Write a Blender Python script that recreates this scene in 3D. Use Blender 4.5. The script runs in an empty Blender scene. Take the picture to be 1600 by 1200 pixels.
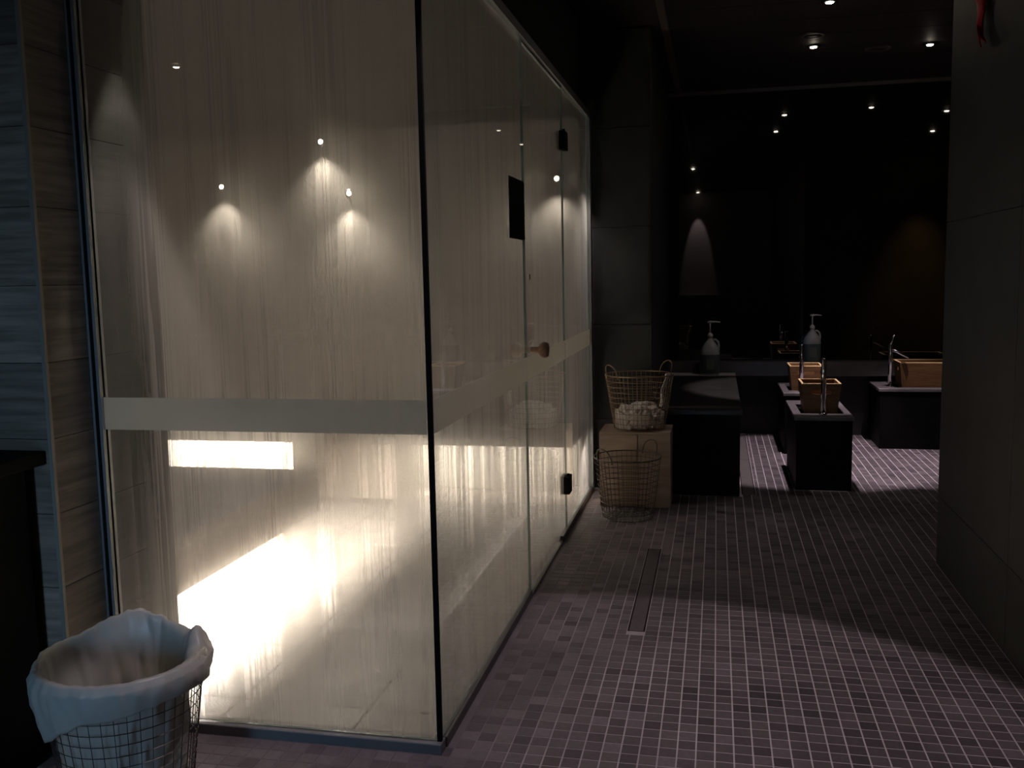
import bpy, bmesh, math, random
from mathutils import Vector, Matrix, noise
random.seed(7)
S = bpy.context.scene
COL = S.collection
PI = math.pi

# ------------------------------------------------------------------ camera
cam = bpy.data.cameras.new('camera'); camo = bpy.data.objects.new('camera', cam); COL.objects.link(camo)
yaw, pit, roll, FPX = 0.21517675, 0.11351354, -0.02012927, 1472.15
fw = Vector((-math.sin(yaw)*math.cos(pit), math.cos(yaw)*math.cos(pit), -math.sin(pit)))
r0 = Vector((math.cos(yaw), math.sin(yaw), 0)); u0 = r0.cross(fw)
rr = r0*math.cos(roll)+u0*math.sin(roll); uu = -r0*math.sin(roll)+u0*math.cos(roll)
M4 = Matrix(((rr.x, uu.x, -fw.x, 0), (rr.y, uu.y, -fw.y, 0), (rr.z, uu.z, -fw.z, 1.4), (0, 0, 0, 1)))
camo.matrix_world = M4
cam.sensor_fit = 'HORIZONTAL'; cam.sensor_width = 36; cam.lens = FPX/1600*36; cam.clip_start = .02
S.camera = camo

# ------------------------------------------------------------------ world, big lights, exposure
w = bpy.data.worlds.new('world'); S.world = w; w.use_nodes = True
w.node_tree.nodes['Background'].inputs[0].default_value = (.35, .42, .5, 1)
w.node_tree.nodes['Background'].inputs[1].default_value = .004
S.view_settings.view_transform = 'Standard'; S.view_settings.look = 'None'
S.view_settings.exposure = 0.0; S.view_settings.gamma = 1.0; S.view_settings.use_curve_mapping = False
S.cycles.max_bounces = 10; S.cycles.transparent_max_bounces = 16; S.cycles.transmission_bounces = 8
S.cycles.sample_clamp_indirect = 3.0
S.cycles.use_denoising = True

def area(name, loc, rot, sx, sy, power, col, spread=PI):
    l = bpy.data.lights.new(name, 'AREA'); l.shape = 'RECTANGLE'; l.size = sx; l.size_y = sy
    l.energy = power; l.color = col; l.spread = spread
    o = bpy.data.objects.new(name, l); COL.objects.link(o); o.location = loc; o.rotation_euler = rot
    return o
def aim(o, target):
    d = Vector(target)-o.location
    o.rotation_euler = d.to_track_quat('-Z', 'Y').to_euler()
def spot(name, loc, target, power, col, angle, blend, size=.015, parent=None):
    l = bpy.data.lights.new(name, 'SPOT'); l.energy = power; l.color = col
    l.spot_size = angle; l.spot_blend = blend; l.shadow_soft_size = size
    o = bpy.data.objects.new(name, l); COL.objects.link(o); o.location = loc; aim(o, target)
    return o
WARM = (1, .875, .775); BLUE = (.38, .66, 1.0); PINK = (1.0, .83, .9)
# cool light from the room on the left behind the camera
o = area('cool_room_light', (-1.6, -1.6, .9), (0, 0, 0), .5, .7, 4.2, BLUE, 1.1); aim(o, (-2.1, 2.3, .45))
# steam room concealed strips (under the benches)
area('left_bench_strip', (-2.45, 3.58, .33), (0, math.radians(-34), 0), .10, 1.24, 470, WARM)
area('rear_bench_strip', (-3.3, 5.72, .35), (math.radians(15), 0, 0), .8, .05, 90, WARM)
area('rear_bench_strip', (-1.42, 5.72, .35), (math.radians(15), 0, 0), 1.1, .05, 14, WARM)

# ------------------------------------------------------------------ materials
MATS = {}
def mat(name, col, rough=.5, metal=0, spec=.5, noise_amt=0, nscale=8, stretch=(1, 1, 1), bump=0, col2=None, per_object=0):
    if name in MATS: return MATS[name]
    m = bpy.data.materials.new(name); m.use_nodes = True; nt = m.node_tree; N = nt.nodes; L = nt.links
    b = N['Principled BSDF']
    b.inputs['Base Color'].default_value = (*col, 1); b.inputs['Roughness'].default_value = rough
    b.inputs['Metallic'].default_value = metal; b.inputs['Specular IOR Level'].default_value = spec
    if noise_amt or bump or col2:
        tc = N.new('ShaderNodeTexCoord'); mp = N.new('ShaderNodeMapping'); mp.inputs['Scale'].default_value = stretch
        nz = N.new('ShaderNodeTexNoise'); nz.inputs['Scale'].default_value = nscale; nz.inputs['Detail'].default_value = 6
        g = N.new('ShaderNodeNewGeometry')
        L.new(g.outputs['Position'], mp.inputs['Vector']); L.new(mp.outputs[0], nz.inputs['Vector'])
        if noise_amt or col2:
            mx = N.new('ShaderNodeMix'); mx.data_type = 'RGBA'
            c2 = col2 or tuple(c*(1-noise_amt) for c in col)
            mx.inputs['A'].default_value = (*c2, 1); mx.inputs['B'].default_value = (*col, 1)
            cr = N.new('ShaderNodeMapRange'); cr.inputs['From Min'].default_value = .35; cr.inputs['From Max'].default_value = .65
            L.new(nz.outputs['Fac'], cr.inputs['Value']); L.new(cr.outputs[0], mx.inputs['Factor'])
            out = mx.outputs['Result']
            if per_object:
                oi = N.new('ShaderNodeObjectInfo'); mr = N.new('ShaderNodeMapRange')
                mr.inputs['To Min'].default_value = 1-per_object; mr.inputs['To Max'].default_value = 1
                L.new(oi.outputs['Random'], mr.inputs['Value'])
                hs = N.new('ShaderNodeHueSaturation'); L.new(mr.outputs[0], hs.inputs['Value']); L.new(out, hs.inputs['Color'])
                out = hs.outputs[0]
            L.new(out, b.inputs['Base Color'])
        if bump:
            bp = N.new('ShaderNodeBump'); bp.inputs['Strength'].default_value = bump; bp.inputs['Distance'].default_value = .004
            L.new(nz.outputs['Fac'], bp.inputs['Height']); L.new(bp.outputs[0], b.inputs['Normal'])
    MATS[name] = m; return m
def emat(name, col, s):
    m = bpy.data.materials.new(name); m.use_nodes = True; N = m.node_tree.nodes
    b = N['Principled BSDF']; b.inputs['Base Color'].default_value = (0, 0, 0, 1)
    b.inputs['Emission Color'].default_value = (*col, 1); b.inputs['Emission Strength'].default_value = s
    return m

DARKWALL = mat('dark_stone_wall', (.050, .054, .050), .55, noise_amt=.35, nscale=3, bump=.1)
DARKPANEL = mat('dark_stone_panel', (.028, .031, .030), .5, noise_amt=.4, nscale=5, bump=.15, per_object=.15)
CEIL = mat('dark_ceiling', (.020, .016, .013), .6, noise_amt=.4, nscale=4, stretch=(8, 1, 1))
BLACK = mat('black_lacquer', (.005, .005, .005), .6, spec=.08, noise_amt=.3)
RUBBER = mat('black_seal', (.004, .004, .004), .7, spec=.1)
TRIMM = mat('brushed_trim', (.30, .32, .34), .35, metal=.8, noise_amt=.2, nscale=20)
DULLTRIM = mat('dull_trim', (.16, .15, .14), .5, metal=.3)
FRAME = mat('frame_metal', (.42, .43, .44), .35, metal=.85)
CHROME = mat('chrome', (.75, .73, .72), .12, metal=1)
WIRE = mat('brass_wire', (.32, .23, .15), .4, metal=.8)
WIRE2 = mat('dark_wire', (.10, .09, .08), .4, metal=.8)
PLASTIC = mat('bottle_plastic', (.50, .52, .52), .35)
LABELM = mat('bottle_label', (.17, .20, .17), .6)
PUMP = mat('pump_plastic', (.7, .7, .68), .35)
TOWEL = mat('white_towel', (.80, .74, .69), .9, noise_amt=.25, nscale=30, bump=.5)
STONE = mat('grey_stone_top', (.13, .115, .12), .5, noise_amt=.3, nscale=30, bump=.1)
PALELIT = mat('pale_lit_strip', (.75, .75, .72), .5, noise_amt=.2, nscale=20)  # pale colour carries the light on the bench's far end, no lamp there
BENCHTOP = mat('dark_bench_top', (.022, .020, .018), .4, noise_amt=.4, nscale=12)
WOODTILE = mat('wood_look_tile', (.30, .25, .20), .5, nscale=4, stretch=(1, 1, 14), bump=.25, col2=(.16, .13, .10), per_object=.35)
BUCKET = mat('tub_wood', (.23, .115, .042), .5, nscale=10, stretch=(1, 1, 8), bump=.15, col2=(.15, .07, .025), per_object=.2)
PLY = mat('pale_plywood', (.40, .31, .235), .6, nscale=6, stretch=(1, 1, 5), bump=.1, col2=(.31, .235, .175))
KNOBM = mat('turned_wood', (.46, .31, .22), .45, nscale=20, stretch=(1, 4, 1), col2=(.36, .23, .15))
SIGNM = mat('sign_black', (.010, .010, .011), .4)
RED = mat('red_cloth', (.45, .015, .03), .5, noise_amt=.4, nscale=20)
STEAMWALL = mat('steam_wall', (.50, .47, .42), .5, noise_amt=.15, nscale=3)
STEAMTILE = mat('steam_floor_tile', (.46, .42, .38), .45, noise_amt=.3, nscale=7, per_object=.15)
STEAMGROUT = mat('steam_grout', (.06, .055, .05), .8)
BENCHM = mat('steam_bench_stone', (.16, .14, .12), .4, noise_amt=.3, nscale=8)
LENS = emat('lamp_lens', (1, .86, .68), 60)
STRIPM = emat('strip_diffuser', (1, .86, .62), 14)

def floor_tile_mat():
    m = bpy.data.materials.new('mosaic_tile'); m.use_nodes = True; nt = m.node_tree; N = nt.nodes; L = nt.links
    b = N['Principled BSDF']; g = N.new('ShaderNodeNewGeometry')
    sc = N.new('ShaderNodeVectorMath'); sc.operation = 'SCALE'; sc.inputs['Scale'].default_value = 1/PITCH
    L.new(g.outputs['Position'], sc.inputs[0])
    ad = N.new('ShaderNodeVectorMath'); ad.operation = 'ADD'; ad.inputs[1].default_value = (.5-TX0/PITCH+100, .5-TY0/PITCH+100, 0)
    L.new(sc.outputs[0], ad.inputs[0])
    sep0 = N.new('ShaderNodeSeparateXYZ'); L.new(ad.outputs[0], sep0.inputs[0])
    cb = N.new('ShaderNodeCombineXYZ')
    for i in (0, 1):
        f = N.new('ShaderNodeMath'); f.operation = 'FLOOR'; L.new(sep0.outputs[i], f.inputs[0]); L.new(f.outputs[0], cb.inputs[i])
    wn = N.new('ShaderNodeTexWhiteNoise'); wn.noise_dimensions = '2D'; L.new(cb.outputs[0], wn.inputs['Vector'])
    cr = N.new('ShaderNodeValToRGB'); e = cr.color_ramp.elements
    e[0].position = 0; e[0].color = (.085, .070, .076, 1); e[1].position = 1; e[1].color = (.215, .180, .195, 1)
    e2 = cr.color_ramp.elements.new(.25); e2.color = (.135, .110, .122, 1)
    e3 = cr.color_ramp.elements.new(.7); e3.color = (.160, .137, .144, 1)
    L.new(wn.outputs['Value'], cr.inputs[0])
    nz = N.new('ShaderNodeTexNoise'); nz.inputs['Scale'].default_value = 60; nz.inputs['Detail'].default_value = 5
    L.new(g.outputs['Position'], nz.inputs['Vector'])
    mx = N.new('ShaderNodeMix'); mx.data_type = 'RGBA'; mx.blend_type = 'MULTIPLY'; mx.inputs['Factor'].default_value = .5
    L.new(cr.outputs[0], mx.inputs['A']); L.new(nz.outputs['Fac'], mx.inputs['B'])
    nz2 = N.new('ShaderNodeTexNoise'); nz2.inputs['Scale'].default_value = 1.4
    L.new(g.outputs['Position'], nz2.inputs['Vector'])
    mr = N.new('ShaderNodeMapRange'); mr.inputs['To Min'].default_value = .8; mr.inputs['To Max'].default_value = 1.25
    mr.inputs['From Min'].default_value = .3; mr.inputs['From Max'].default_value = .7
    L.new(nz2.outputs['Fac'], mr.inputs['Value'])
    hs = N.new('ShaderNodeHueSaturation'); L.new(mx.outputs['Result'], hs.inputs['Color']); L.new(mr.outputs[0], hs.inputs['Value'])
    L.new(hs.outputs[0], b.inputs['Base Color'])
    mr3 = N.new('ShaderNodeMapRange'); mr3.inputs['To Min'].default_value = .5; mr3.inputs['To Max'].default_value = .72
    L.new(nz2.outputs['Fac'], mr3.inputs['Value']); L.new(mr3.outputs[0], b.inputs['Roughness'])
    bp = N.new('ShaderNodeBump'); bp.inputs['Strength'].default_value = .25; bp.inputs['Distance'].default_value = .002
    L.new(nz.outputs['Fac'], bp.inputs['Height']); L.new(bp.outputs[0], b.inputs['Normal'])
    return m
def grout_mat():
    # pale joints, worn dark by dirt along the glass where people walk
    m = bpy.data.materials.new('mosaic_grout'); m.use_nodes = True; nt = m.node_tree; N = nt.nodes; L = nt.links
    b = N['Principled BSDF']; b.inputs['Roughness'].default_value = .8
    g = N.new('ShaderNodeNewGeometry'); sp = N.new('ShaderNodeSeparateXYZ'); L.new(g.outputs['Position'], sp.inputs[0])
    nz = N.new('ShaderNodeTexNoise'); nz.inputs['Scale'].default_value = 2.2; nz.inputs['Detail'].default_value = 4
    L.new(g.outputs['Position'], nz.inputs['Vector'])
    a = N.new('ShaderNodeMath'); a.operation = 'MULTIPLY_ADD'; a.inputs[1].default_value = 1.0; 
    L.new(nz.outputs['Fac'], a.inputs[0]); L.new(sp.outputs['X'], a.inputs[2])
    mr = N.new('ShaderNodeMapRange'); mr.inputs['From Min'].default_value = -.25; mr.inputs['From Max'].default_value = .45
    L.new(a.outputs[0], mr.inputs['Value'])
    mx = N.new('ShaderNodeMix'); mx.data_type = 'RGBA'
    mx.inputs['A'].default_value = (.14, .12, .13, 1); mx.inputs['B'].default_value = (.62, .56, .58, 1)
    L.new(mr.outputs[0], mx.inputs['Factor']); L.new(mx.outputs['Result'], b.inputs['Base Color'])
    return m
PITCH, TX0, TY0 = .0545, .02725, 2.608
TILE = floor_tile_mat(); GROUT = grout_mat()

def mist_mat(name, axis):
    """inner face of a pane: condensation film with vertical run-off tracks and droplets"""
    m = bpy.data.materials.new(name); m.use_nodes = True; nt = m.node_tree; N = nt.nodes; L = nt.links
    for n in list(N): N.remove(n)
    out = N.new('ShaderNodeOutputMaterial')
    g = N.new('ShaderNodeNewGeometry')
    def nz(scale, st, det=3, dist=0):
        mp = N.new('ShaderNodeMapping'); mp.inputs['Scale'].default_value = st
        L.new(g.outputs['Position'], mp.inputs['Vector'])
        n = N.new('ShaderNodeTexNoise'); n.inputs['Scale'].default_value = scale; n.inputs['Detail'].default_value = det
        n.inputs['Distortion'].default_value = dist
        L.new(mp.outputs[0], n.inputs['Vector']); return n.outputs['Fac']
    def rng(x, a, b, c, d, smooth=False):
        r = N.new('ShaderNodeMapRange'); r.inputs['From Min'].default_value = a; r.inputs['From Max'].default_value = b
        r.inputs['To Min'].default_value = c; r.inputs['To Max'].default_value = d
        if smooth: r.interpolation_type = 'SMOOTHSTEP'
        L.new(x, r.inputs['Value']); return r.outputs[0]
    def mul(a, b, op='MULTIPLY'):
        n = N.new('ShaderNodeMath'); n.operation = op
        L.new(a, n.inputs[0])
        if isinstance(b, float): n.inputs[1].default_value = b
        else: L.new(b, n.inputs[1])
        return n.outputs[0]
    h = (95, 95, 1.3)
    fine0 = rng(nz(1.0, h, 4, .15), .50, .60, 0, 1, True); fine = mul(fine0, rng(nz(1.0, (210, 210, 1.6), 2, .1), .45, .6, 0, 1, True), 'MAXIMUM')       # thin tracks
    broad = rng(nz(1.0, (14, 14, .8), 3, .2), .42, .62, 0, 1, True)
    sp = N.new('ShaderNodeSeparateXYZ'); L.new(g.outputs['Position'], sp.inputs[0])
    lowz = rng(sp.outputs['Z'], 1.0, 1.9, 1, .35)             # run-off grows downwards
    track = mul(mul(fine, broad), lowz)
    broad2 = mul(rng(nz(1.0, (26, 26, .7), 3), .40, .65, 0, 1), lowz)
    # cover of mist: 1 = full
    cover = mul(rng(track, 0, 1, .92, .42), rng(broad2, 0, 1, 1.0, .88))
    grain = rng(nz(420, (1, 1, 1), 2), .3, .7, .93, 1.07)
    cover = mul(cover, grain)
    soft = nz(5, (1, 1, .4), 3)
    # the film is thinner near the ceiling and beside the cool tiled jamb
    cover = mul(cover, rng(mul(sp.outputs['Z'], mul(soft, .12), 'ADD'), 1.2, 2.6, 1, .42, True))
    cover = mul(cover, rng(mul(sp.outputs['X'], mul(soft, .08), 'ADD'), -1.71, -1.60, .28, 1, True))
    tr = N.new('ShaderNodeBsdfTransparent'); tr.inputs[0].default_value = (.91, .92, .90, 1)
    tl = N.new('ShaderNodeBsdfTranslucent'); tl.inputs[0].default_value = (.93, .89, .86, 1)
    df = N.new('ShaderNodeBsdfDiffuse'); df.inputs[0].default_value = (.30, .30, .28, 1)
    rf = N.new('ShaderNodeBsdfRefraction'); rf.inputs['IOR'].default_value = 1.07; rf.inputs['Roughness'].default_value = .7
    rf.inputs[0].default_value = (.95, .97, .93, 1)
    m0 = N.new('ShaderNodeMixShader'); m0.inputs[0].default_value = .60; L.new(tl.outputs[0], m0.inputs[1]); L.new(rf.outputs[0], m0.inputs[2])
    m1 = N.new('ShaderNodeMixShader'); m1.inputs[0].default_value = .10; L.new(m0.outputs[0], m1.inputs[1]); L.new(df.outputs[0], m1.inputs[2])
    m2 = N.new('ShaderNodeMixShader'); L.new(cover, m2.inputs[0]); L.new(tr.outputs[0], m2.inputs[1]); L.new(m1.outputs[0], m2.inputs[2])
    # droplets: tiny glossy beads
    vo = N.new('ShaderNodeTexVoronoi'); vo.inputs['Scale'].default_value = 70; L.new(g.outputs['Position'], vo.inputs['Vector'])
    dd = rng(vo.outputs['Distance'], .06, .10, 1, 0)
    wn = rng(vo.outputs['Color'], .78, .80, 0, 1)
    drop = mul(mul(dd, wn), rng(sp.outputs['Z'], .9, 1.7, .6, .0))
    gl = N.new('ShaderNodeBsdfTranslucent'); gl.inputs[0].default_value = (1, 1, 1, 1)
    m3 = N.new('ShaderNodeMixShader'); L.new(drop, m3.inputs[0]); L.new(m2.outputs[0], m3.inputs[1])
    trb = N.new('ShaderNodeBsdfTransparent'); trb.inputs[0].default_value = (1.0, 1.0, 1.0, 1)
    L.new(trb.outputs[0], m3.inputs[2])
    L.new(m3.outputs[0], out.inputs['Surface'])
    return m
def clear_mat():
    m = bpy.data.materials.new('clear_glass_face'); m.use_nodes = True; nt = m.node_tree; N = nt.nodes; L = nt.links
    for n in list(N): N.remove(n)
    out = N.new('ShaderNodeOutputMaterial')
    fr = N.new('ShaderNodeFresnel'); fr.inputs['IOR'].default_value = 1.5
    tr = N.new('ShaderNodeBsdfTransparent'); tr.inputs[0].default_value = (.97, .98, .97, 1)
    gl = N.new('ShaderNodeBsdfGlossy'); gl.inputs['Roughness'].default_value = .0; gl.inputs[0].default_value = (.9, .95, .95, 1)
    mx = N.new('ShaderNodeMixShader'); L.new(fr.outputs[0], mx.inputs[0]); L.new(tr.outputs[0], mx.inputs[1]); L.new(gl.outputs[0], mx.inputs[2])
    L.new(mx.outputs[0], out.inputs['Surface']); return m
MIST = mist_mat('misted_glass_face', 0); CLEAR = clear_mat()
EDGE = mat('glass_edge', (.30, .38, .36), .25, noise_amt=.2)
def band_mat():
    m = bpy.data.materials.new('frosted_film'); m.use_nodes = True; nt = m.node_tree; N = nt.nodes; L = nt.links
    for n in list(N): N.remove(n)
    out = N.new('ShaderNodeOutputMaterial')
    tl = N.new('ShaderNodeBsdfTranslucent'); tl.inputs[0].default_value = (.85, .85, .80, 1)
    df = N.new('ShaderNodeBsdfDiffuse'); df.inputs[0].default_value = (.42, .43, .40, 1)
    tr = N.new('ShaderNodeBsdfTransparent'); tr.inputs[0].default_value = (.9, .9, .87, 1)
    m1 = N.new('ShaderNodeMixShader'); m1.inputs[0].default_value = .4; L.new(tl.outputs[0], m1.inputs[1]); L.new(df.outputs[0], m1.inputs[2])
    m2 = N.new('ShaderNodeMixShader'); m2.inputs[0].default_value = .25; L.new(m1.outputs[0], m2.inputs[1]); L.new(tr.outputs[0], m2.inputs[2])
    L.new(m2.outputs[0], out.inputs['Surface']); return m
BAND = band_mat()
def mirror_mat():
    m = bpy.data.materials.new('dark_mirror'); m.use_nodes = True; nt = m.node_tree; N = nt.nodes; L = nt.links
    b = N['Principled BSDF']; b.inputs['Base Color'].default_value = (.004, .004, .004, 1)
    b.inputs['Roughness'].default_value = .02; b.inputs['IOR'].default_value = 1.9
    return m
MIRROR = mirror_mat()
def liner_mat():
    m = bpy.data.materials.new('plastic_liner'); m.use_nodes = True; nt = m.node_tree; N = nt.nodes; L = nt.links
    b = N['Principled BSDF']; b.inputs['Base Color'].default_value = (.50, .50, .47, 1); b.inputs['Roughness'].default_value = .35
    out = N['Material Output']
    tl = N.new('ShaderNodeBsdfTranslucent'); tl.inputs[0].default_value = (.7, .66, .5, 1)
    mx = N.new('ShaderNodeMixShader'); mx.inputs[0].default_value = .3
    L.new(b.outputs[0], mx.inputs[1]); L.new(tl.outputs[0], mx.inputs[2]); L.new(mx.outputs[0], out.inputs['Surface'])
    return m
LINER = liner_mat()

# ------------------------------------------------------------------ builders
def tag(o, label=None, cat=None, group=None, kind=None):
    if label: o['label'] = label
    if cat: o['category'] = cat
    if group: o['group'] = group
    if kind: o['kind'] = kind
    return o
def empty(name, loc, rz=0):
    o = bpy.data.objects.new(name, None); COL.objects.link(o); o.location = loc; o.rotation_euler = (0, 0, rz)
    o.empty_display_size = .1; return o
def obj(name, bm, m, parent=None, smooth=False, loc=None):
    me = bpy.data.meshes.new(name)
    bmesh.ops.recalc_face_normals(bm, faces=bm.faces) if not getattr(bm, 'keep', False) else None
    bm.to_mesh(me); bm.free()
    for x in (m if isinstance(m, (list, tuple)) else [m]): me.materials.append(x)
    if smooth: me.polygons.foreach_set('use_smooth', [True]*len(me.polygons))
    o = bpy.data.objects.new(name, me); COL.objects.link(o)
    if parent: o.parent = parent
    if loc: o.location = loc
    return o
def box(bm, x0, x1, y0, y1, z0, z1, bev=0, mi=0):
    v = [bm.verts.new(p) for p in ((x0, y0, z0), (x1, y0, z0), (x1, y1, z0), (x0, y1, z0), (x0, y0, z1), (x1, y0, z1), (x1, y1, z1), (x0, y1, z1))]
    fs = [bm.faces.new([v[i] for i in q]) for q in ((3, 2, 1, 0), (4, 5, 6, 7), (0, 1, 5, 4), (1, 2, 6, 5), (2, 3, 7, 6), (3, 0, 4, 7))]
    for f in fs: f.material_index = mi
    if bev:
        es = list({e for f in fs for e in f.edges})
        bmesh.ops.bevel(bm, geom=es, offset=bev, segments=2, affect='EDGES', profile=.5)
    return fs
def bx(*a, **k):
    bm = bmesh.new(); box(bm, *a, **k); return bm
def tube(bm, pts, r, n=6, closed=False, cap=True):
    pts = [Vector(p) for p in pts]; rings = []; m = len(pts); up = None
    for i, p in enumerate(pts):
        a = pts[(i-1) % m] if (closed or i > 0) else p
        b = pts[(i+1) % m] if (closed or i < m-1) else p
        t = (b-a).normalized()
        if up is None: up = Vector((0, 0, 1)) if abs(t.z) < .9 else Vector((1, 0, 0))
        s = t.cross(up).normalized(); up2 = s.cross(t).normalized(); up = up2
        ri = r[i] if isinstance(r, (list, tuple)) else r
        rings.append([bm.verts.new(p+(s*math.cos(2*PI*k/n)+up2*math.sin(2*PI*k/n))*ri) for k in range(n)])
    for i in range(m if closed else m-1):
        A, B = rings[i], rings[(i+1) % m]
        for k in range(n): bm.faces.new((A[k], A[(k+1) % n], B[(k+1) % n], B[k]))
    if not closed and cap:
        bm.faces.new(rings[0][::-1]); bm.faces.new(rings[-1])
def lathe(bm, prof, n=24, c=(0, 0, 0), axis='z', sq=None):
    """prof: (r, h) list, closed at the ends where r is 0"""
    c = Vector(c); rings = []
    for r, h in prof:
        row = []
        cnt = 1 if r < 1e-6 else n
        for k in range(cnt):
            t = 2*PI*k/n
            ca, sa = math.cos(t), math.sin(t)
            if sq: # rounded square section
                q = (abs(ca)**sq+abs(sa)**sq)**(-1/sq); ca *= q; sa *= q
            p = {'z': (r*ca, r*sa, h), 'x': (h, r*ca, r*sa), 'y': (r*ca, h, r*sa)}[axis]
            row.append(bm.verts.new(c+Vector(p)))
        rings.append(row)
    for A, B in zip(rings, rings[1:]):
        if len(A) == 1 and len(B) == 1: continue
        for k in range(n):
            k2 = (k+1) % n
            if len(A) == 1: bm.faces.new((A[0], B[k2], B[k]))
            elif len(B) == 1: bm.faces.new((A[k], A[k2], B[0]))
            else: bm.faces.new((A[k], A[k2], B[k2], B[k]))
def struct(name, bm, m, parent=None, **k):
    o = obj(name, bm, m, parent, **k); o['kind'] = 'structure'; return o
def share(name, me, parent, loc, rot=None, scale=None):
    o = bpy.data.objects.new(name, me); COL.objects.link(o); o.parent = parent; o.location = loc
    if rot: o.rotation_euler = rot
    if scale: o.scale = scale
    return o
def copy_tree(o, parent=None):
    c = o.copy(); COL.objects.link(c); c.parent = parent
    for ch in list(o.children): copy_tree(ch, c)
    return c

# ------------------------------------------------------------------ key planes
XG, YG = -.795, 2.55          # side glass plane, front glass plane (outer faces)
XL = -1.88                    # wood-look pillar side
YP = 2.345                    # pillar front
YE = 6.02                     # far end of the side glass
GT = 2.375                    # glass top
XR, YR = 1.028, 4.70          # right corridor wall and its end
YB, ZC = 8.357, 2.92          # back wall, ceiling

# ------------------------------------------------------------------ floor
fl = struct('floor', bx(-6, 3.6, -2.2, 8.6, -.08, -.0009), GROUT)
e = PITCH/2-.0021
def tile_box(bm, x, y, x0=None, x1=None):
    a, b = (x0 if x0 is not None else x-e), (x1 if x1 is not None else x+e)
    z1 = 0; z0 = -.0012; i = .0005
    v = [bm.verts.new(p) for p in ((a, y-e, z0), (b, y-e, z0), (b, y+e, z0), (a, y+e, z0), (a+i, y-e+i, z1), (b-i, y-e+i, z1), (b-i, y+e-i, z1), (a+i, y+e-i, z1))]
    for q in ((4, 5, 6, 7), (0, 1, 5, 4), (1, 2, 6, 5), (2, 3, 7, 6), (3, 0, 4, 7)): bm.faces.new([v[k] for k in q])
bm = bmesh.new(); tile_box(bm, 0, 0); tm = bpy.data.meshes.new('tile'); bm.to_mesh(tm); bm.free(); tm.materials.append(TILE)
bm = bmesh.new(); cnt = 0
iy0, iy1 = int((1.7-TY0)/PITCH), int((YB-.02-TY0)/PITCH)
DR = [(-.340, -.272, 3.60, 4.75), (.16, .245, 6.02, 8.32)]    # drain channels (x0,x1,y0,y1)
FOOT = [(-.40, .155, 5.95, 8.4), (.51, .84, 6.20, 6.98), (.52, .84, 7.44, 8.13), (1.26, 2.02, 7.74, 8.33)]
for j in range(iy0, iy1+1):
    y = TY0+j*PITCH
    for i in range(-60, 62):
        x = TX0+i*PITCH
        if y < YG+.03: 
            if x < -2.4: continue
        elif x < XG+.028: continue
        if y > 6.0 and x < -.40: continue
        if x-e > XR-.012 and y < YR+.02: continue
        if x > 2.6: continue
        ca, cb = x-e, x+e
        if cb > XR-.002 and y < YR+.02: cb = XR-.002
        for a, b, c, d in DR:
            if ca < b+.003 and cb > a-.003 and c-e < y < d+e:
                if a-.003-ca > cb-b-.003: cb = a-.003
                else: ca = b+.003
        if cb-ca < .008: continue
        if any(a < x < b and c < y < d for a, b, c, d in FOOT): continue
        if y > 2.57 and -.45 < x and cb-ca > 1.9*e and cnt < 296:
            share('tile', tm, fl, (x, y, 0)); cnt += 1
        else: tile_box(bm, x, y, ca, cb)
o = obj('tile_field', bm, TILE, fl); o['kind'] = 'stuff'
for a, b, c, d in DR:
    t = empty('drain_channel', ((a+b)/2, c, 0))
    tag(t, 'long narrow floor drain cover in the tiles beside the glass room' if a < 0 else 'floor drain channel running beside the low dark bench', 'floor drain')
    L0 = d-c; W = (b-a)/2
    obj('channel_frame', bx(-W, W, 0, L0, -.0008, -.0004), RUBBER, t)
    n = 2; pl = L0/n
    for k in range(n):
        obj('cover_plate', bx(-W+.006, W-.006, k*pl+.003, (k+1)*pl-.003, -.0003, .0006), mat('drain_cover', (.115, .095, .10), .45, noise_amt=.3, nscale=30) if a < 0 else mat('pale_drain_cover', (.17, .15, .15), .45, noise_amt=.3, nscale=30), t)

# ------------------------------------------------------------------ room shell
rw = struct('wall_right', bx(XR+.012, XR+.18, -2.2, YR-.012, 0, ZC), DARKWALL)
zr = [0, .328, 1.606, ZC]
ys = [-2.2, -1.4, .0, 1.2, 2.4, 3.6, YR]
for z0, z1 in zip(zr, zr[1:]):
    for y0, y1 in zip(ys, ys[1:]):
        obj('panel', bx(XR, XR+.012, y0+.0015, y1-.0015, z0+.0015, z1-.0015), DARKPANEL, rw)
for z0, z1 in zip(zr, zr[1:]):
    obj('panel', bx(XR+.013, XR+.18, YR-.012, YR, z0+.0015, z1-.0015), DARKPANEL, rw)
# partition returning to the right, behind the right wall, faces the mirror
struct('wall_partition', bx(XR+.18, 3.4, YR-.15, YR-.02, 0, ZC), mat('amber_stone', (.10, .085, .06), .6, noise_amt=.4, nscale=3))
struct('wall_far_right', bx(3.4, 3.5, YR-.15, YB+.2, 0, ZC), DARKWALL)
# back wall : stone below, ledge, dark mirror above
bw = struct('wall_back', bx(-.55, 3.5, YB+.012, YB+.2, 0, ZC), DARKWALL)
for k, (x0, x1) in enumerate(((-.41, .2), (.2, 1.4), (1.4, 2.6), (2.6, 3.4))):
    obj('panel', bx(x0+.0015, x1-.0015, YB, YB+.012, .0, .518), DARKPANEL, bw)
struct('mirror_back', bx(-.42, 3.4, YB-.002, YB+.012, .645, ZC-.02), MIRROR)
ld = struct('trim_1', bx(-.41, 3.4, YB-.15, YB+.01, .520, .640, bev=.004), mat('ledge_stone', (.13, .125, .12), .35, noise_amt=.2, nscale=10))
struct('trim_2', bx(-.41, 3.4, YB-.025, YB-.002, ZC-.03, ZC-.002), DULLTRIM)
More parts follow.
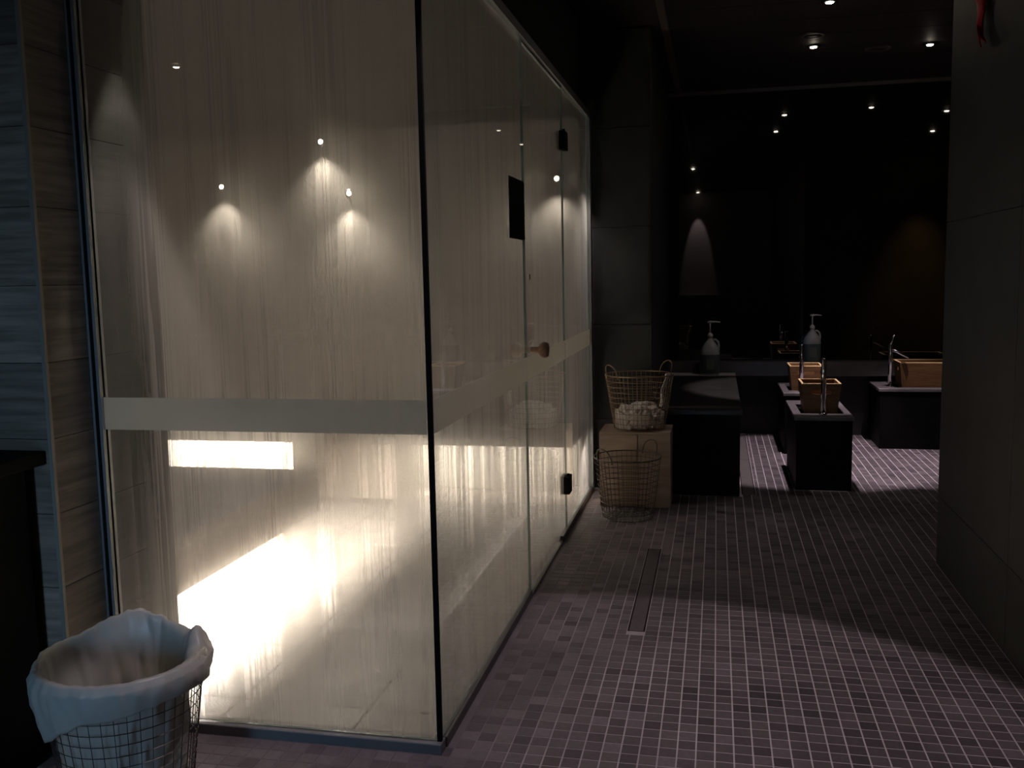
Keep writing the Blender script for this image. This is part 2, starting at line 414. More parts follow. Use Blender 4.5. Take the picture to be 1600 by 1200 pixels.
# short wall between the steam room and the wash area
sw = struct('wall_short', bx(-.86, -.424, YE+.095, YB+.1, 0, ZC), DARKWALL)
for z0, z1 in ((0, .46), (.46, 1.08), (1.08, 1.70), (1.70, 2.32), (2.32, ZC)):
    obj('panel', bx(-.86, -.42, YE+.083, YE+.095, z0+.0015, z1-.0015), DARKPANEL, sw)
    obj('panel', bx(-.424, -.412, YE+.083, YB, z0+.0015, z1-.0015), DARKPANEL, sw)
# pillar / left wall in wood-look tile
pw = struct('wall_left', bx(-5.6, XL-.012, YP+.012, 2.92, 0, ZC), mat('tile_joint', (.03, .03, .03), .8))
joints = [.071+.2218*k for k in range(0, 14)]
zz = [0]+joints
random.seed(3)
for z0, z1 in zip(zz, zz[1:]):
    xe = XL-.006; first = random.uniform(.25, .9)
    for x1, x0 in ((xe, xe-first), (xe-first, xe-first-.9), (xe-first-.9, -4.0)):
        obj('plank_tile', bx(x0+.001, x1-.001, YP, YP+.013, z0+.001, min(z1, ZC)-.001), WOODTILE, pw)
    obj('plank_tile', bx(XL-.013, XL, YP+.010, YG+.02, z0+.001, min(z1, ZC)-.001), WOODTILE, pw)
struct('trim_3', bx(XL-.009, XL+.003, YP-.003, YP+.009, 0, ZC), mat('corner_trim', (.32, .30, .26), .4, metal=.5))
# rear wall behind the camera with a shelf, lit by scallops (seen only in reflections)
struct('wall_rear', bx(-5.6, 1.2, -2.2, -2.0, 0, ZC), mat('rear_stone', (.34, .31, .27), .6, noise_amt=.2, nscale=6, stretch=(1, 1, 6)))
struct('trim_4', bx(-5.4, .3, -2.0, -1.62, .93, .98), mat('rear_shelf', (.35, .33, .3), .4))
struct('wall_side', bx(-5.8, -5.6, -2.2, YP, 0, ZC), DARKWALL)
# ceiling in dark boards
ce = struct('ceiling', bx(-6, 3.6, -2.2, 8.6, ZC+.012, ZC+.1), CEIL)
for k in range(27):
    y0 = -2.2+k*.4
    if y0 < 4.6: continue
    obj('ceiling_board', bx(-.30, 3.4, y0+.004, min(y0+.396, YB), ZC, ZC+.012), CEIL, ce)
struct('trim_5', bx(-.345, -.30, 4.5, YB-.03, ZC-.012, ZC+.012), mat('ceiling_trim', (.10, .08, .065), .5))

# ------------------------------------------------------------------ steam room interior
IX0 = -4.3
struct('wall_steam_back', bx(IX0-.1, XG-.02, YE+.10, YE+.2, 0, 2.42), STEAMWALL)
struct('wall_steam_left', bx(IX0-.1, IX0, 2.92, YE+.10, 0, 2.42), STEAMWALL)
struct('wall_steam_return', bx(IX0, XL, 2.92, 2.93, 0, 2.42), STEAMWALL)
jb = struct('wall_steam_jamb', bx(XL-.012, XL-.006, YG+.03, 2.93, 0, 2.42), mat('tile_joint', (.03, .03, .03), .8))
for z0, z1 in zip(zz, zz[1:]):
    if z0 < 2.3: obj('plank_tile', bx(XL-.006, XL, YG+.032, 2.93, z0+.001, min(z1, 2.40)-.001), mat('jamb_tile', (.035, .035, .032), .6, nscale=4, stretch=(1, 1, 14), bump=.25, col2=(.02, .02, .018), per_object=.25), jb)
struct('ceiling_steam', bx(IX0-.1, XG-.03, YG+.03, YE+.2, 2.40, 2.46), mat('steam_ceiling', (.03, .03, .028), .7, spec=.2))
sf = struct('floor_steam', bx(IX0, XG-.02, YG+.02, YE+.10, -.002, .012), STEAMGROUT)
P2 = .45
x = XG-.30+P2
i = 0
xs_ = [XG-.03]; 
while xs_[-1] > -2.6: xs_.append((-1.093) - P2*i if i else -1.093); i += 1
ys_ = [2.60, 2.74]+[2.74+P2*k for k in range(1, 9)]
for x1, x0 in zip(xs_, xs_[1:]):
    for y0, y1 in zip(ys_, ys_[1:]):
        if y0 > YE: continue
        obj('tile', bx(x0+.003, x1-.003, y0+.003, min(y1, YE+.09)-.003, .010, .020), STEAMTILE, sf)
# benches
t = empty('stone_bench', (-2.9, 3.7, 0)); tag(t, 'dark stone bench along the left inside of the misted glass room', 'bench')
lx = -2.9
obj('seat', bx(-4.28-lx, -2.05-lx, 2.95-3.7, 4.55-3.7, .36, .41, bev=.008), BENCHM, t)
obj('front_lip', bx(-2.08-lx, -2.05-lx, 2.95-3.7, 4.55-3.7, .19, .358), BENCHM, t)
obj('riser', bx(-2.75-lx, -2.70-lx, 2.95-3.7, 4.5-3.7, .02, .358), STEAMWALL, t)
t = empty('stone_bench', (-2.5, 5.8, 0)); tag(t, 'stone bench along the rear inside of the misted glass room, lit below', 'bench')
obj('seat', bx(-4.28+2.5, -.84+2.5, 5.50-5.8, YE+.09-5.8, .375, .43, bev=.008), BENCHM, t)
obj('riser', bx(-4.28+2.5, -.84+2.5, 5.92-5.8, YE+.09-5.8, .02, .373), STEAMWALL, t)
obj('front_panel', bx(-2.66+2.5, -1.95+2.5, 5.53-5.8, 5.57-5.8, .02, .373), mat('bench_panel', (.30, .26, .22), .5), t)
# small spot lamps high on the steam room rear wall
def misted_lamp(loc, label):
    t = empty('wall_spotlight', loc); tag(t, label, 'lamp', 'small lamps inside the glass room')
    bm = bmesh.new(); lathe(bm, [(0, 0), (.03, 0), (.035, -.015), (.03, -.03), (0, -.03)], 16, axis='y'); obj('housing', bm, FRAME, t, True)
    bm = bmesh.new(); lathe(bm, [(0, -.031), (.017, -.031), (.017, -.034), (0, -.036)], 16, axis='y'); obj('lens', bm, emat('misted_lens', (1, .85, .62), 14), t)
    spot('wall_spot_light', (loc[0], loc[1]-.07, loc[2]-.01), (loc[0], loc[1]-.45, loc[2]-1), 34, WARM, 2.0, .7, .012)
YW = YE+.10
misted_lamp((-2.62, YW, 2.33), 'blurred lamp high inside the glass room, upper of the three')
misted_lamp((-3.37, YW, 2.06), 'blurred lamp inside the glass room, leftmost of the three')
misted_lamp((-2.43, YW, 1.98), 'blurred lamp inside the glass room, lowest and rightmost of the three')
misted_lamp((-1.01, YW, 2.02), 'blurred lamp behind the glass door, beside its upper hinge')

# ------------------------------------------------------------------ steam room glass
def pane(name, axis, a0, a1, z0, z1, th=.010, parent=None):
    """outer face on the YG / XG plane, inner face misted"""
    bm = bmesh.new()
    if axis == 'x': fs = box(bm, a0, a1, YG, YG+th, z0, z1)    # faces: bottom, top, -y, +x, +y, -x
    else: fs = box(bm, XG-th, XG, a0, a1, z0, z1)
    for f in fs: f.material_index = 2
    if axis == 'x': fs[2].material_index = 0; fs[4].material_index = 1
    else: fs[3].material_index = 0; fs[5].material_index = 1
    return obj(name, bm, [CLEAR, MIST, EDGE], parent)
def band(axis, a0, a1, parent):
    if axis == 'x': bm = bx(a0, a1, YG-.0012, YG-.0004, .955, 1.055)
    else: bm = bx(XG+.0004, XG+.0012, a0, a1, .955, 1.055)
    return obj('frosted_band', bm, BAND, parent)
p1 = tag(pane('glass_panel', 'x', XL+.032, XG-.012, .035, GT), 'large misted front glass panel glowing from inside, behind the lined wire basket', 'glass panel')
band('x', XL+.032, XG-.013, p1)
p2 = tag(pane('glass_panel', 'y', YG+.002, 3.945, .035, GT), 'misted side glass panel with the black sign, between corner and door', 'glass panel')
band('y', YG+.004, 3.944, p2)
p3 = tag(pane('glass_panel', 'y', 4.992, YE-.03, .035, GT), 'narrow misted glass panel beyond the hinged glass door', 'glass panel')
band('y', 4.993, YE-.032, p3)
d = empty('glass_door', (0, 0, 0)); tag(d, 'frameless misted glass door with round wooden knob and black hinges', 'door')
pane('door_pane', 'y', 3.951, 4.986, .012, GT-.012, parent=d); band('y', 3.952, 4.985, d)
for z in (.27, 2.10):
    h = obj('hinge', bx(XG-.03, XG+.022, 4.94, 5.035, z-.048, z+.048, bev=.003), RUBBER, d); h['label'] = 'square black hinge'
    obj('hinge_pin', bx(XG+.004, XG+.016, 4.975, 4.99, z+.048, z+.06), RUBBER, h)
bm = bmesh.new(); lathe(bm, [(0, .0), (.014, .0), (.014, .035), (.026, .042), (.034, .055), (.034, .068), (.028, .078), (0, .080)], 28, axis='x', c=(XG+.0015, 4.03, 1.08))
kb = obj('knob', bm, KNOBM, d, True); kb['label'] = 'round turned wooden knob'
bm = bmesh.new(); lathe(bm, [(0, .0), (.014, .0), (.014, -.035), (.026, -.042), (.034, -.055), (.034, -.068), (.028, -.078), (0, -.080)], 28, axis='x', c=(XG-.0115, 4.03, 1.08))
kb = obj('knob', bm, KNOBM, d, True)
bm = bx(XG+.001, XG+.004, 4.028, 4.036, 1.385, 1.41); obj('lock_mark', bm, RUBBER, d)
# sign on the side pane
sg = empty('sign_plate', (XG+.002, 3.78, 1.67)); tag(sg, 'dark rectangular notice plate fixed on the side glass beside the door', 'sign')
obj('plate', bx(0, .005, -.145, .14, -.12, .12, bev=.0015), SIGNM, sg)
for sy in (-.13, .125):
    for sz in (-.105, .105):
        bm = bmesh.new(); lathe(bm, [(0, .005), (.005, .005), (.004, .008), (0, .008)], 10, axis='x', c=(0, sy, sz)); obj('screw', bm, SIGNM, sg)
# corner seal, channels, frame
struct('trim_6', bx(XG-.011, XG+.003, YG-.002, YG+.011, .032, GT+.02), RUBBER)
def channel(name, pts):
    bm = bmesh.new()
    for a in pts: box(bm, *a)
    return struct(name, bm, FRAME)
channel('trim_7', [(XL+.001, XL+.009, YG-.014, YG+.022, .0, GT+.03), (XL+.022, XL+.032, YG-.014, YG+.022, .0, GT+.03)])
struct('trim_8', bx(XL+.009, XL+.022, YG-.006, YG+.020, 0, GT+.03), RUBBER)
channel('trim_9', [(XG-.024, XG-.012, YG-.014, YE, GT+.001, GT+.035), (XG-.002, XG+.012, YG-.014, YE, GT+.001, GT+.035), (XG-.024, XG+.012, YG-.014, YE, GT+.035, GT+.04)])
channel('trim_10', [(XL+.001, XG-.03, YG-.014, YG+.002, GT+.001, GT+.04), (XL+.001, XG-.03, YG+.012, YG+.024, GT+.001, GT+.04)])
channel('trim_11', [(XG-.028, XG+.014, YE-.028, YE-.012, .02, GT), (XG-.028, XG+.014, YE+.018, YE+.034, .0, GT)])
struct('trim_12', bx(XG-.024, XG+.008, YE-.012, YE+.018, 0, GT), RUBBER)
# curb under the glass
CURB = mat('curb_stone', (.10, .09, .09), .4, noise_amt=.3, nscale=20)
struct('trim_13', bx(XL, XG+.006, YG-.02, YG+.03, -.002, .032, bev=.003), mat('front_curb', (.14, .145, .155), .45))
struct('trim_14', bx(XG-.028, XG+.010, YG+.032, 3.93, -.002, .032, bev=.003), CURB)
struct('trim_15', bx(XG-.028, XG+.010, 4.80, YE, -.002, .032, bev=.003), CURB)
struct('trim_16', bx(XG-.028, XG+.006, 3.932, 4.798, -.002, .008), mat('threshold', (.42, .37, .32), .25))
struct('ceiling_bulkhead', bx(XL, XG-.03, YG+.03, YE+.08, 2.465, ZC), mat('bulkhead', (.01, .01, .01), .7))

# ------------------------------------------------------------------ dark counter at the left edge
t = empty('dark_counter', (-2.4, 1.9, 0)); tag(t, 'black counter standing against the wood-look wall at the left edge', 'counter')
obj('countertop', bx(-1.2, .50, -.30, .44, .885, .925, bev=.003), BLACK, t)
obj('cabinet', bx(-1.2, .46, -.22, .40, .0, .884), BLACK, t)

# ------------------------------------------------------------------ wire baskets
def wire_basket(loc, r0, r1, h, label, wm, nv=34, nh=9, wr=.0014, rz=0, handles=(0, PI)):
    t = empty('wire_basket', loc, rz); tag(t, label, 'basket')
    R = lambda z: r0+(r1-r0)*(z/h)
    bm = bmesh.new()
    for k in range(nv):
        a = 2*PI*k/nv
        tube(bm, [(R(z)*math.cos(a), R(z)*math.sin(a), z) for z in (.003, h)], wr, 4)
    for j in range(nh):
        z = .004+(h-.006)*j/nh
        tube(bm, [((R(z))*math.cos(2*PI*k/40), (R(z))*math.sin(2*PI*k/40), z) for k in range(40)], wr, 4, closed=True)
    for k in range(-5, 6):
        x = k*r0/5.5; y = math.sqrt(max(0, r0*r0-x*x))
        tube(bm, [(x, -y, .003), (x, y, .003)], wr, 4); tube(bm, [(-y, x, .004), (y, x, .004)], wr, 4)
    o = obj('wire_mesh', bm, wm, t); o['kind'] = 'stuff'
    bm = bmesh.new(); tube(bm, [(r1*math.cos(2*PI*k/56), r1*math.sin(2*PI*k/56), h) for k in range(56)], .0035, 8, closed=True)
    obj('rim', bm, wm, t, True)
    for a in handles:
        bm = bmesh.new(); pts = []
        for k in range(17):
            u = PI*k/16; s = math.cos(u)*.055; zz_ = h-.015+max(0, math.sin(u))**.7*.085
            aa = a+s/r1; rad = r1+.002+.02*math.sin(u)
            pts.append((rad*math.cos(aa), rad*math.sin(aa), zz_))
        tube(bm, pts, .0032, 8); obj('handle', bm, wm, t, True)
    return t
wire_basket((-.50, 5.37, .001), .145, .192, .355, 'empty two-handled wire basket on the floor in front of the wooden cube', WIRE2, nv=40, nh=11, wr=.0016, rz=math.radians(52))
wire_basket((-.462, 5.76, .462), .155, .207, .33, 'wire basket holding crumpled towels on top of the wooden cube', WIRE, nv=44, nh=10, wr=.0016, rz=math.radians(42))

# crumpled towels in the upper basket
def crumple(name, c, sx, sy, sz, seed, label, zmin, rmax, cc):
    bm = bmesh.new(); bmesh.ops.create_icosphere(bm, subdivisions=5, radius=1)
    for v in bm.verts:
        p = v.co.copy(); q = p*1.5+Vector((seed*7.3, seed*3.1, seed))
        n1 = noise.noise(q); n2 = 1-abs(noise.noise(q*2.1))*2; n3 = 1-abs(noise.noise(q*4.5))*2
        s = .82+.34*n1+.24*n2+.09*n3
        p = Vector((p.x*sx, p.y*sy, p.z*sz))*s
        g = p+Vector(c)
        g.z = max(g.z, zmin+.002*n1)
        dx, dy = g.x-cc[0], g.y-cc[1]; rad = math.hypot(dx, dy)
        if rad > rmax: g.x = cc[0]+dx/rad*rmax; g.y = cc[1]+dy/rad*rmax
        v.co = g-Vector(c)
    return tag(obj(name, bm, TOWEL, None, True, loc=c), label, 'towel', 'used towels in the wire basket')
bc = (-.462, 5.76)
crumple('crumpled_towel', (-.550, 5.72, .515), .085, .10, .085, 1, 'crumpled pale towel at the left of the wire basket', .468, .150, bc)
crumple('crumpled_towel', (-.455, 5.675, .525), .085, .075, .07, 2, 'crumpled pale towel in the middle front of the wire basket', .468, .150, bc)
crumple('crumpled_towel', (-.375, 5.76, .51), .075, .11, .07, 3, 'crumpled pale towel at the right of the wire basket', .468, .150, bc)
crumple('crumpled_towel', (-.46, 5.84, .515), .10, .07, .09, 5, 'crumpled pale towel at the back of the wire basket', .468, .150, bc)
# towel strip hanging over the right inside of the basket
bm = bmesh.new(); n = 14; rows = []
for k in range(n+1):
    u = k/n; z = .80-.20*u; xx = -.290-.042*u+.006*math.sin(9*u); row = []
    for s in range(5):
        v_ = s/4-.5; row.append((xx+.010*math.sin(v_*6+u*4), 5.72+v_*.05, z+.004*math.sin(v_*9)))
    rows.append([bm.verts.new(p) for p in row])
for A, B in zip(rows, rows[1:]):
    for k in range(4): bm.faces.new((A[k], A[k+1], B[k+1], B[k]))
o = tag(obj('hanging_cloth', bm, TOWEL, None, True), 'narrow cloth strip hanging down inside the right of the towel basket', 'towel')
md = o.modifiers.new('thickness', 'SOLIDIFY'); md.thickness = .004

# wooden cube
t = empty('wooden_cube', (-.478, 5.75, 0)); tag(t, 'pale plywood cube stool under the towel basket', 'stool')
hx, hy = .212, .155
obj('top_board', bx(-hx, hx, -hy, hy, .444, .460, bev=.0015), PLY, t)
obj('front_board', bx(-hx, .016, -hy, -hy+.015, .002, .443, bev=.001), PLY, t)
obj('front_board', bx(.0205, hx-.001, -hy, -hy+.015, .002, .443, bev=.001), PLY, t)
obj('side_board', bx(hx-.015, hx, -hy+.016, hy, .002, .443), PLY, t)
obj('side_board', bx(-hx, -hx+.015, -hy+.016, hy, .002, .443), PLY, t)
obj('back_board', bx(-hx+.016, hx-.016, hy-.015, hy, .002, .443), PLY, t)

# ------------------------------------------------------------------ lined waste basket, front left
BC = (-1.585, 2.19, 0)
wb = wire_basket((BC[0], BC[1], .001), .165, .215, .385, 'wire waste basket with a pale plastic liner at the left foreground', WIRE2, nv=40, nh=12, wr=.0013, handles=())
wb.name = 'waste_basket'
def liner(bm):
    NT, prof = 150, []
    th = [2*PI*k/NT for k in range(NT)]
    def lobe(t, c, w): 
        d = (t-c+PI) % (2*PI)-PI; return math.exp(-(d/w)**2)
    grid = []
    for t in th:
        # t: 0 = +X (right), pi/2 = far, pi = left, 3pi/2 = near
        crest = .010+.050*lobe(t, math.radians(115), .55)+.045*lobe(t, math.radians(38), .24)+.012*lobe(t, math.radians(190), .5)
        skirt = .06+.115*lobe(t, math.radians(225), .75)+.05*lobe(t, math.radians(170), .6)+.015*lobe(t, math.radians(300), .3)
        col = []
        def q(r, z, amp):
            n = noise.noise(Vector((math.cos(t)*3.2, math.sin(t)*3.2, z*7)))
            n2 = noise.noise(Vector((math.cos(t)*9, math.sin(t)*9, z*5)))
            n3 = 1-2*abs(noise.noise(Vector((math.cos(t)*5+4, math.sin(t)*5, z*9+3))))
            n4 = 1-2*abs(noise.noise(Vector((math.cos(t)*13+2, math.sin(t)*13, z*11-n*2))))
            rr_ = r+amp*(n+.5*n2+.7*n3*abs(n3)+.45*n4)
            return Vector((rr_*math.cos(t), rr_*math.sin(t), z+amp*.6*n2))
        inw = .035*lobe(t, math.radians(35), .6)
        for s in range(15):   # inside: bottom to rim
            u = s/14; z = .05+(.335)*u
            col.append(q(.140+.055*u-inw*u, z, .016*(1-.6*u)))
        for s in range(1, 7):   # crest over the rim
            a = PI*s/6
            col.append(q(.2085-.0115*math.cos(a)-inw*(1-s/6), .387+crest*math.sin(a), .004+.10*crest))
        for s in range(1, 15):   # skirt outside
            u = s/14; z = .385-skirt*u
            R_ = .165+.05*z/.385
            col.append(q(R_+.012+.006*math.sin(u*PI), z, .0075))
        grid.append(col)
    V = [[bm.verts.new(p) for p in c] for c in grid]
    m = len(V[0])
    for i in range(NT):
        A, B = V[i], V[(i+1) % NT]
        for k in range(m-1): bm.faces.new((A[k], B[k], B[k+1], A[k+1]))
    bot = bm.verts.new((0, 0, .02))
    for i in range(NT): bm.faces.new((V[i][0], bot, V[(i+1) % NT][0]))
bm = bmesh.new(); liner(bm)
o = obj('plastic_liner', bm, LINER, wb, True); o['label'] = 'crumpled pale plastic bag folded over the rim'
md = o.modifiers.new('thickness', 'SOLIDIFY'); md.thickness = .0012
# clear bag fold bulging over the right rim
bm = bmesh.new(); rows = []
for i in range(13):
    a = math.radians(-16+i*5); row = []
    for j in range(9):
        u = j/8; s = math.sin(i*2.1)*.004
        g = math.sin(PI*i/12)**.5; rad = .186+.042*math.sin(u*PI*.6)*(.8+.2*g)+s*(u > .1); z = .378+.026*math.sin(u*PI)*g-.05*max(0, u-.45)/.55*(.5+.7*g)
        row.append(bm.verts.new((rad*math.cos(a), rad*math.sin(a), z)))
    rows.append(row)
for A, B in zip(rows, rows[1:]):
    for k in range(8): bm.faces.new((A[k], A[k+1], B[k+1], B[k]))
o = obj('liner_fold', bm, mat('shiny_liner', (.42, .40, .34), .2), wb, True); o['label'] = 'shiny pleated fold of the bag over the right rim'
md = o.modifiers.new('thickness', 'SOLIDIFY'); md.thickness = .001

# ------------------------------------------------------------------ low bench block with jug
t = empty('low_bench', (-.127, 5.95, 0)); tag(t, 'long low black bench block with a jug on its far end', 'bench')
obj('base', bx(-.255, .272, .012, 2.24, 0, .515), BLACK, t)
obj('top_slab', bx(-.275, .282, 0, 2.24, .517, .545, bev=.002), BENCHTOP, t)
o = obj('end_strip', bx(-.275, .282, 2.03, 2.24, .5455, .549), PALELIT, t); o['label'] = 'pale strip at the far end, its lit look put into the colour'

def jug(loc, label, sc=1.0, rz=0):
    t = empty('pump_jug', loc, rz); tag(t, label, 'bottle', 'gallon soap jugs with pumps'); t.scale = (sc, sc, sc)
    bm = bmesh.new()
    lathe(bm, [(0, .0), (.070, .0), (.080, .010), (.080, .175), (.078, .195), (.064, .235), (.042, .268), (.024, .290), (.019, .298), (.019, .315), (0, .315)], 40, sq=3.0)
    o = obj('body', bm, PLASTIC, t, True)
    bm = bmesh.new(); tube(bm, [(.020, -.002, .290), (.045, -.002, .292), (.066, -.002, .275), (.072, -.002, .240), (.070, -.002, .205), (.062, -.002, .195)], .0095, 10)
    obj('handle', bm, PLASTIC, t, True)
    bm = bmesh.new(); lathe(bm, [(.0815, .012), (.0818, .013), (.0818, .168), (.0815, .170)], 40, sq=3.0)
    obj('liquid_level', bm, mat('jug_liquid', (.10, .135, .13), .4), t, True)['label'] = 'dark lower part of the jug where the liquid stands'
    obj('label_sticker', bx(-.028, .036, -.0838, -.0822, .045, .135, bev=.0003), LABELM, t)
    bm = bmesh.new(); lathe(bm, [(0, .312), (.024, .312), (.024, .332), (.015, .345), (.010, .350), (0, .350)], 20); obj('pump_collar', bm, PUMP, t, True)
    bm = bmesh.new(); lathe(bm, [(0, .348), (.0055, .348), (.0055, .435), (0, .435)], 12); obj('pump_stem', bm, PUMP, t, True)
    bm = bmesh.new(); tube(bm, [(-.022, 0, .438), (0, 0, .441), (.05, 0, .441), (.083, 0, .437)], [.007, .010, .0065, .005], 10); obj('pump_head', bm, PUMP, t, True)
    return t
jug((-.055, 8.07, .549), 'pump jug standing alone on the low black bench', 1.0)
jug((.785, YB-.078, .640), 'pump jug on the mirror ledge behind the wooden tubs', .88)

# ------------------------------------------------------------------ wash stations
def oval_board(bm, w0, w1, h, th, hw, hh, hz, n=40):
    """trapezoid board in XZ with an oval slot (centre height hz)"""
    F, Bk = [], []
    def outer(a):
        ca, sa = math.cos(a), math.sin(a); z = 0; tmax = 1e9
        # ray from (0,hz) to the trapezoid
        if sa > 1e-9: tmax = min(tmax, (h-hz)/sa)
        if sa < -1e-9: tmax = min(tmax, -hz/sa)
        for sgn in (1, -1):
            # x = sgn*(w0/2 + (w1-w0)/2*z/h)
            k = (w1-w0)/2/h; den = ca-sgn*k*sa; num = sgn*(w0/2+k*hz)
            if abs(den) > 1e-9 and num/den > 0: tmax = min(tmax, num/den)
        return (ca*tmax, hz+sa*tmax)
    angs = [2*PI*k/n for k in range(n)]
    for cx, cz in ((-w0/2, 0), (w0/2, 0), (w1/2, h), (-w1/2, h)):
        a = math.atan2(cz-hz, cx) % (2*PI); i = min(range(len(angs)), key=lambda q: abs(angs[q]-a)); angs[i] = a
    ring = lambda y: [[bm.verts.new((outer(a)[0], y, outer(a)[1])) for a in angs],
                      [bm.verts.new((max(-hw, min(hw, hw*1.25*math.cos(a))), y, hz+hh*math.sin(a))) for a in angs]]
    o1, i1 = ring(0); o2, i2 = ring(th)
    m = len(angs)
    for k in range(m):
        q = (k+1) % m
        bm.faces.new((o1[k], o1[q], i1[q], i1[k])); bm.faces.new((o2[q], o2[k], i2[k], i2[q]))
        bm.faces.new((o1[q], o1[k], o2[k], o2[q])); bm.faces.new((i1[k], i1[q], i2[q], i2[k]))
def tub(loc, w, dpt, h, label, rz=0):
    t = empty('wooden_tub', loc, rz); tag(t, label, 'tub', 'wooden wash tubs on the stations')
    fl_ = .045; w1 = w+fl_; d1 = dpt+fl_; ang = math.atan((fl_/2)/h)
    for s in (-1, 1):
        bm = bmesh.new(); oval_board(bm, w, w1, h, .013, .062, .016, h*.74)
        for v in bm.verts: v.co.y += -dpt/2-math.tan(ang)*v.co.z
        if s > 0:
            for v in bm.verts: v.co.y *= -1
        obj('end_board', bm, BUCKET, t)
        bm = bmesh.new()
        pts = []
        for z in (0, h):
            k = z/h; xx = w/2+fl_/2*k; yy = dpt/2+fl_/2*k-.014
            for x_ in (xx-.013, xx-.0): 
                for y_ in (-yy, yy): pts.append((s*x_, y_, z))
        v = [bm.verts.new(p) for p in pts]
        for f in ((0, 1, 3, 2), (4, 6, 7, 5), (0, 2, 6, 4), (1, 5, 7, 3), (0, 4, 5, 1), (2, 3, 7, 6)): bm.faces.new([v[i] for i in f])
        obj('side_board', bm, BUCKET, t)
    xo, yo = w1/2, d1/2
    for q in ((-xo, xo, -yo, -yo+.014), (-xo, xo, yo-.014, yo), (-xo, -xo+.014, -yo+.0145, yo-.0145), (xo-.014, xo, -yo+.0145, yo-.0145)):
        obj('lit_rim_strip', bx(*q, h+.0005, h+.006, bev=.001), mat('tub_rim_lit_wood', (.95, .68, .34), .4, noise_amt=.2, nscale=15), t)  # lamp light on the tub's top edges painted as paler wood
    obj('bottom_board', bx(-w/2+.013, w/2-.013, -dpt/2+.013, dpt/2-.013, .002, .014), BUCKET, t)
    return t
def station(loc, w, dpt, label, hole, h=.475):
    """loc = front-left floor corner"""
    t = empty('wash_station', loc); tag(t, label, 'wash station', 'stone-topped wash stations')
    obj('base', bx(.012, w-.012, .012, dpt-.012, 0, h-.024), BLACK, t)
    x0, x1, y0, y1 = hole
    bm = bmesh.new()
    zt, zb = h, h-.022
    O = [(0, 0), (w, 0), (w, dpt), (0, dpt)]; I = [(x0, y0), (x1, y0), (x1, y1), (x0, y1)]
    ot = [bm.verts.new((*p, zt)) for p in O]; it = [bm.verts.new((*p, zt)) for p in I]
    ob = [bm.verts.new((*p, zb)) for p in O]; ib = [bm.verts.new((*p, zb)) for p in I]
    for k in range(4):
        q = (k+1) % 4
        bm.faces.new((ot[k], ot[q], it[q], it[k])); bm.faces.new((ob[q], ob[k], ib[k], ib[q]))
        bm.faces.new((ob[k], ob[q], ot[q], ot[k])); bm.faces.new((it[k], it[q], ib[q], ib[k]))
    bmesh.ops.bevel(bm, geom=[ed for ed in bm.edges if all(v.co.z > zt-.001 for v in ed.verts) and len([1 for v in ed.verts if v in ot]) == 2], offset=.002, segments=1, affect='EDGES')
    obj('stone_top', bm, STONE, t)
    obj('basin', bx(x0+.001, x1-.001, y0+.001, y1-.001, h-.0235, h-.018), BLACK, t)
    return t
def faucet(loc, label, h=.37, rz=0, lever=True):
    t = empty('faucet', loc, rz); tag(t, label, 'faucet', 'tall chrome faucets at the wash stations')
    bm = bmesh.new(); lathe(bm, [(0, 0), (.026, 0), (.026, .006), (.019, .014), (0, .014)], 24); obj('base_flange', bm, CHROME, t, True)
    bm = bmesh.new(); lathe(bm, [(0, .012), (.0165, .012), (.0165, h-.008), (.012, h), (0, h)], 20); obj('column', bm, CHROME, t, True)
    bm = bmesh.new(); tube(bm, [(0, 0, h-.055), (.03, 0, h-.058), (.135, 0, h-.110)], [.012, .011, .010], 12); obj('spout', bm, CHROME, t, True)
    bm = bmesh.new(); tube(bm, [(0, 0, h-.004), (.006, 0, h+.012), (.024, 0, h+.066)] if lever else [(0, 0, h-.012), (.02, 0, h-.006), (.06, 0, h-.002)], [.006, .005, .004], 8); obj('lever', bm, CHROME, t, True)
    return t
station((.488, 6.185, 0), .365, .81, 'dark wash station block nearest the camera, stone top', (.05, .315, .165, .60))
station((.500, 7.42, 0), .365, .72, 'dark wash station block half hidden behind the nearest one', (.05, .315, .165, .60))
station((1.237, 7.72, 0), .80, .62, 'wide dark wash station at the right beside the corridor wall', (.13, .75, .10, .50))
tub((.672, 6.56, .458), .205, .25, .20, 'wooden tub with oval slots on the nearest wash station')
tub((.682, 7.76, .458), .205, .25, .20, 'wooden tub behind the nearest one, on the rear wash station')
tub((1.66, 7.99, .458), .26, .46, .205, 'large wooden tub at the right, cut off by the corridor wall', PI/2)
faucet((.672, 6.30, .475), 'tall chrome faucet in front of the nearest wooden tub', .365, PI/2, False)
faucet((.640, 7.53, .475), 'chrome faucet in front of the rear wooden tub', .365, PI/2, False)
faucet((1.340, 7.86, .475), 'chrome faucet with slanted spout left of the large right tub', .345, math.radians(-25))

# ------------------------------------------------------------------ ceiling fittings
def downlight(x, y, label, power, angle, target=None, blend=.25, col=PINK, z=ZC, size=.02, spill=0, lens=None):
    t = empty('downlight', (x, y, z)); tag(t, label, 'lamp', 'recessed ceiling downlights')
    bm = bmesh.new(); lathe(bm, [(.022, -.002), (.045, -.001), (.045, -.006), (.022, -.008), (.022, -.002)], 24); obj('ring', bm, BLACK, t, True)
    bm = bmesh.new(); lathe(bm, [(0, -.005), (.0215, -.005), (.0215, -.010), (.012, -.014), (0, -.015)], 20); obj('lens', bm, lens or LENS, t, True)
    spot('downlight_beam', (x, y, z-.03), target or (x, y, 0), power, col, angle, blend, size)
    if spill: spot('downlight_spill', (x, y, z-.03), (x, y, 0), spill, col, 2.5, 1, size)
    return t
downlight(.619, 5.83, 'ceiling downlight at the top edge of the picture', 1.5, .55)
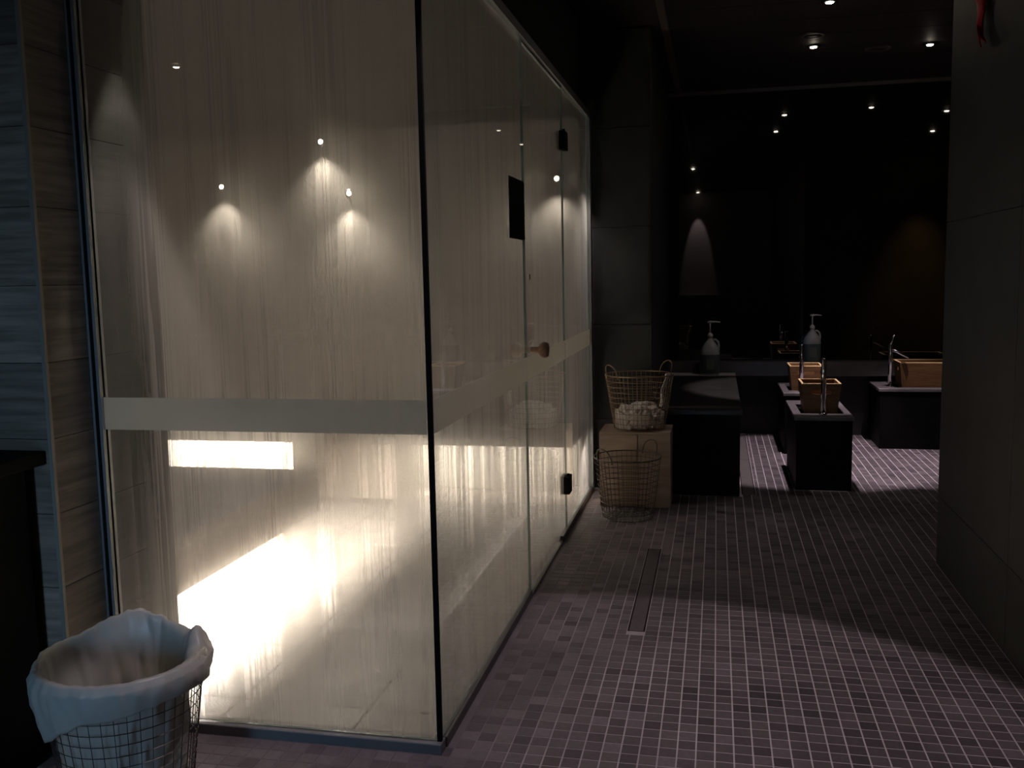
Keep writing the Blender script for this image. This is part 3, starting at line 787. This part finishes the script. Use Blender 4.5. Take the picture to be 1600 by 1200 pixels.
downlight(.636, 6.93, 'ceiling downlight over the nearest wash station', 210, .74, (.636, 7.2, 0), spill=6)
downlight(1.411, 7.10, 'ceiling downlight at the right over the wide wash station', 170, .74, (1.45, 7.35, 0), spill=5)
downlight(-.35, 2.4, 'ceiling downlight over the near corridor floor', 85, math.radians(59.8), blend=.10)
downlight(-.36, -1.75, 'ceiling downlight washing the rear wall behind the camera', 60, .49, (-.36, -2.0, 1.92), blend=.3)
downlight(-3.73, -1.1, 'ceiling downlight at the left behind the camera, mirrored in the front glass', 4, .5)
downlight(2.17, 6.64, 'ceiling downlight over the far right of the wash area, seen in the dark mirror', 6, .6)
downlight(2.33, 5.25, 'ceiling downlight by the partition wall, seen in the dark mirror', 120, .75, (2.3, YR, .6), col=(1, .62, .2), blend=1)
downlight(XL+.13, 2.77, 'small lamp washing the tiled jamb inside the front glass', 40, .72, (XL+.03, 2.77, 0), blend=.35, col=WARM, z=2.40, lens=emat('dim_lens', (1, .86, .68), 1.5))
for (x, y, lb) in ((.60, 6.60, 'round ceiling ring beside the wash area downlight'), (1.08, 7.13, 'round ceiling ring between the two far downlights')):
    t = empty('ceiling_vent', (x, y, ZC)); tag(t, lb, 'ceiling vent', 'round ceiling vents')
    bm = bmesh.new(); lathe(bm, [(.055, -.001), (.085, -.001), (.080, -.010), (.060, -.012), (.055, -.001)], 32); obj('ring', bm, mat('vent_ring', (.06, .05, .045), .5), t, True)
    bm = bmesh.new(); lathe(bm, [(0, -.004), (.05, -.004), (.045, -.010), (0, -.012)], 24); obj('disc', bm, CEIL, t, True)

# red cloth ornament high on the right wall
bm = bmesh.new(); rows = []
for k in range(13):
    u = k/12; z = 2.62-.34*u; yc = 4.33-.24*u+.03*math.sin(u*9); wd = .055*(1-.55*abs(u-.35))+.01*math.sin(u*14)
    rows.append([bm.verts.new((XR-.018-.012*math.cos((s/6-.5)*PI)*(1+.4*math.sin(u*8)), yc+(s/6-.5)*2*wd, z+.02*math.sin(s+u*5))) for s in range(7)])
for A, B in zip(rows, rows[1:]):
    for k in range(6): bm.faces.new((A[k], A[k+1], B[k+1], B[k]))
o = tag(obj('red_ribbon', bm, RED, None, True), 'red cloth ribbon hanging high on the dark right wall', 'ribbon')
md = o.modifiers.new('thickness', 'SOLIDIFY'); md.thickness = .006
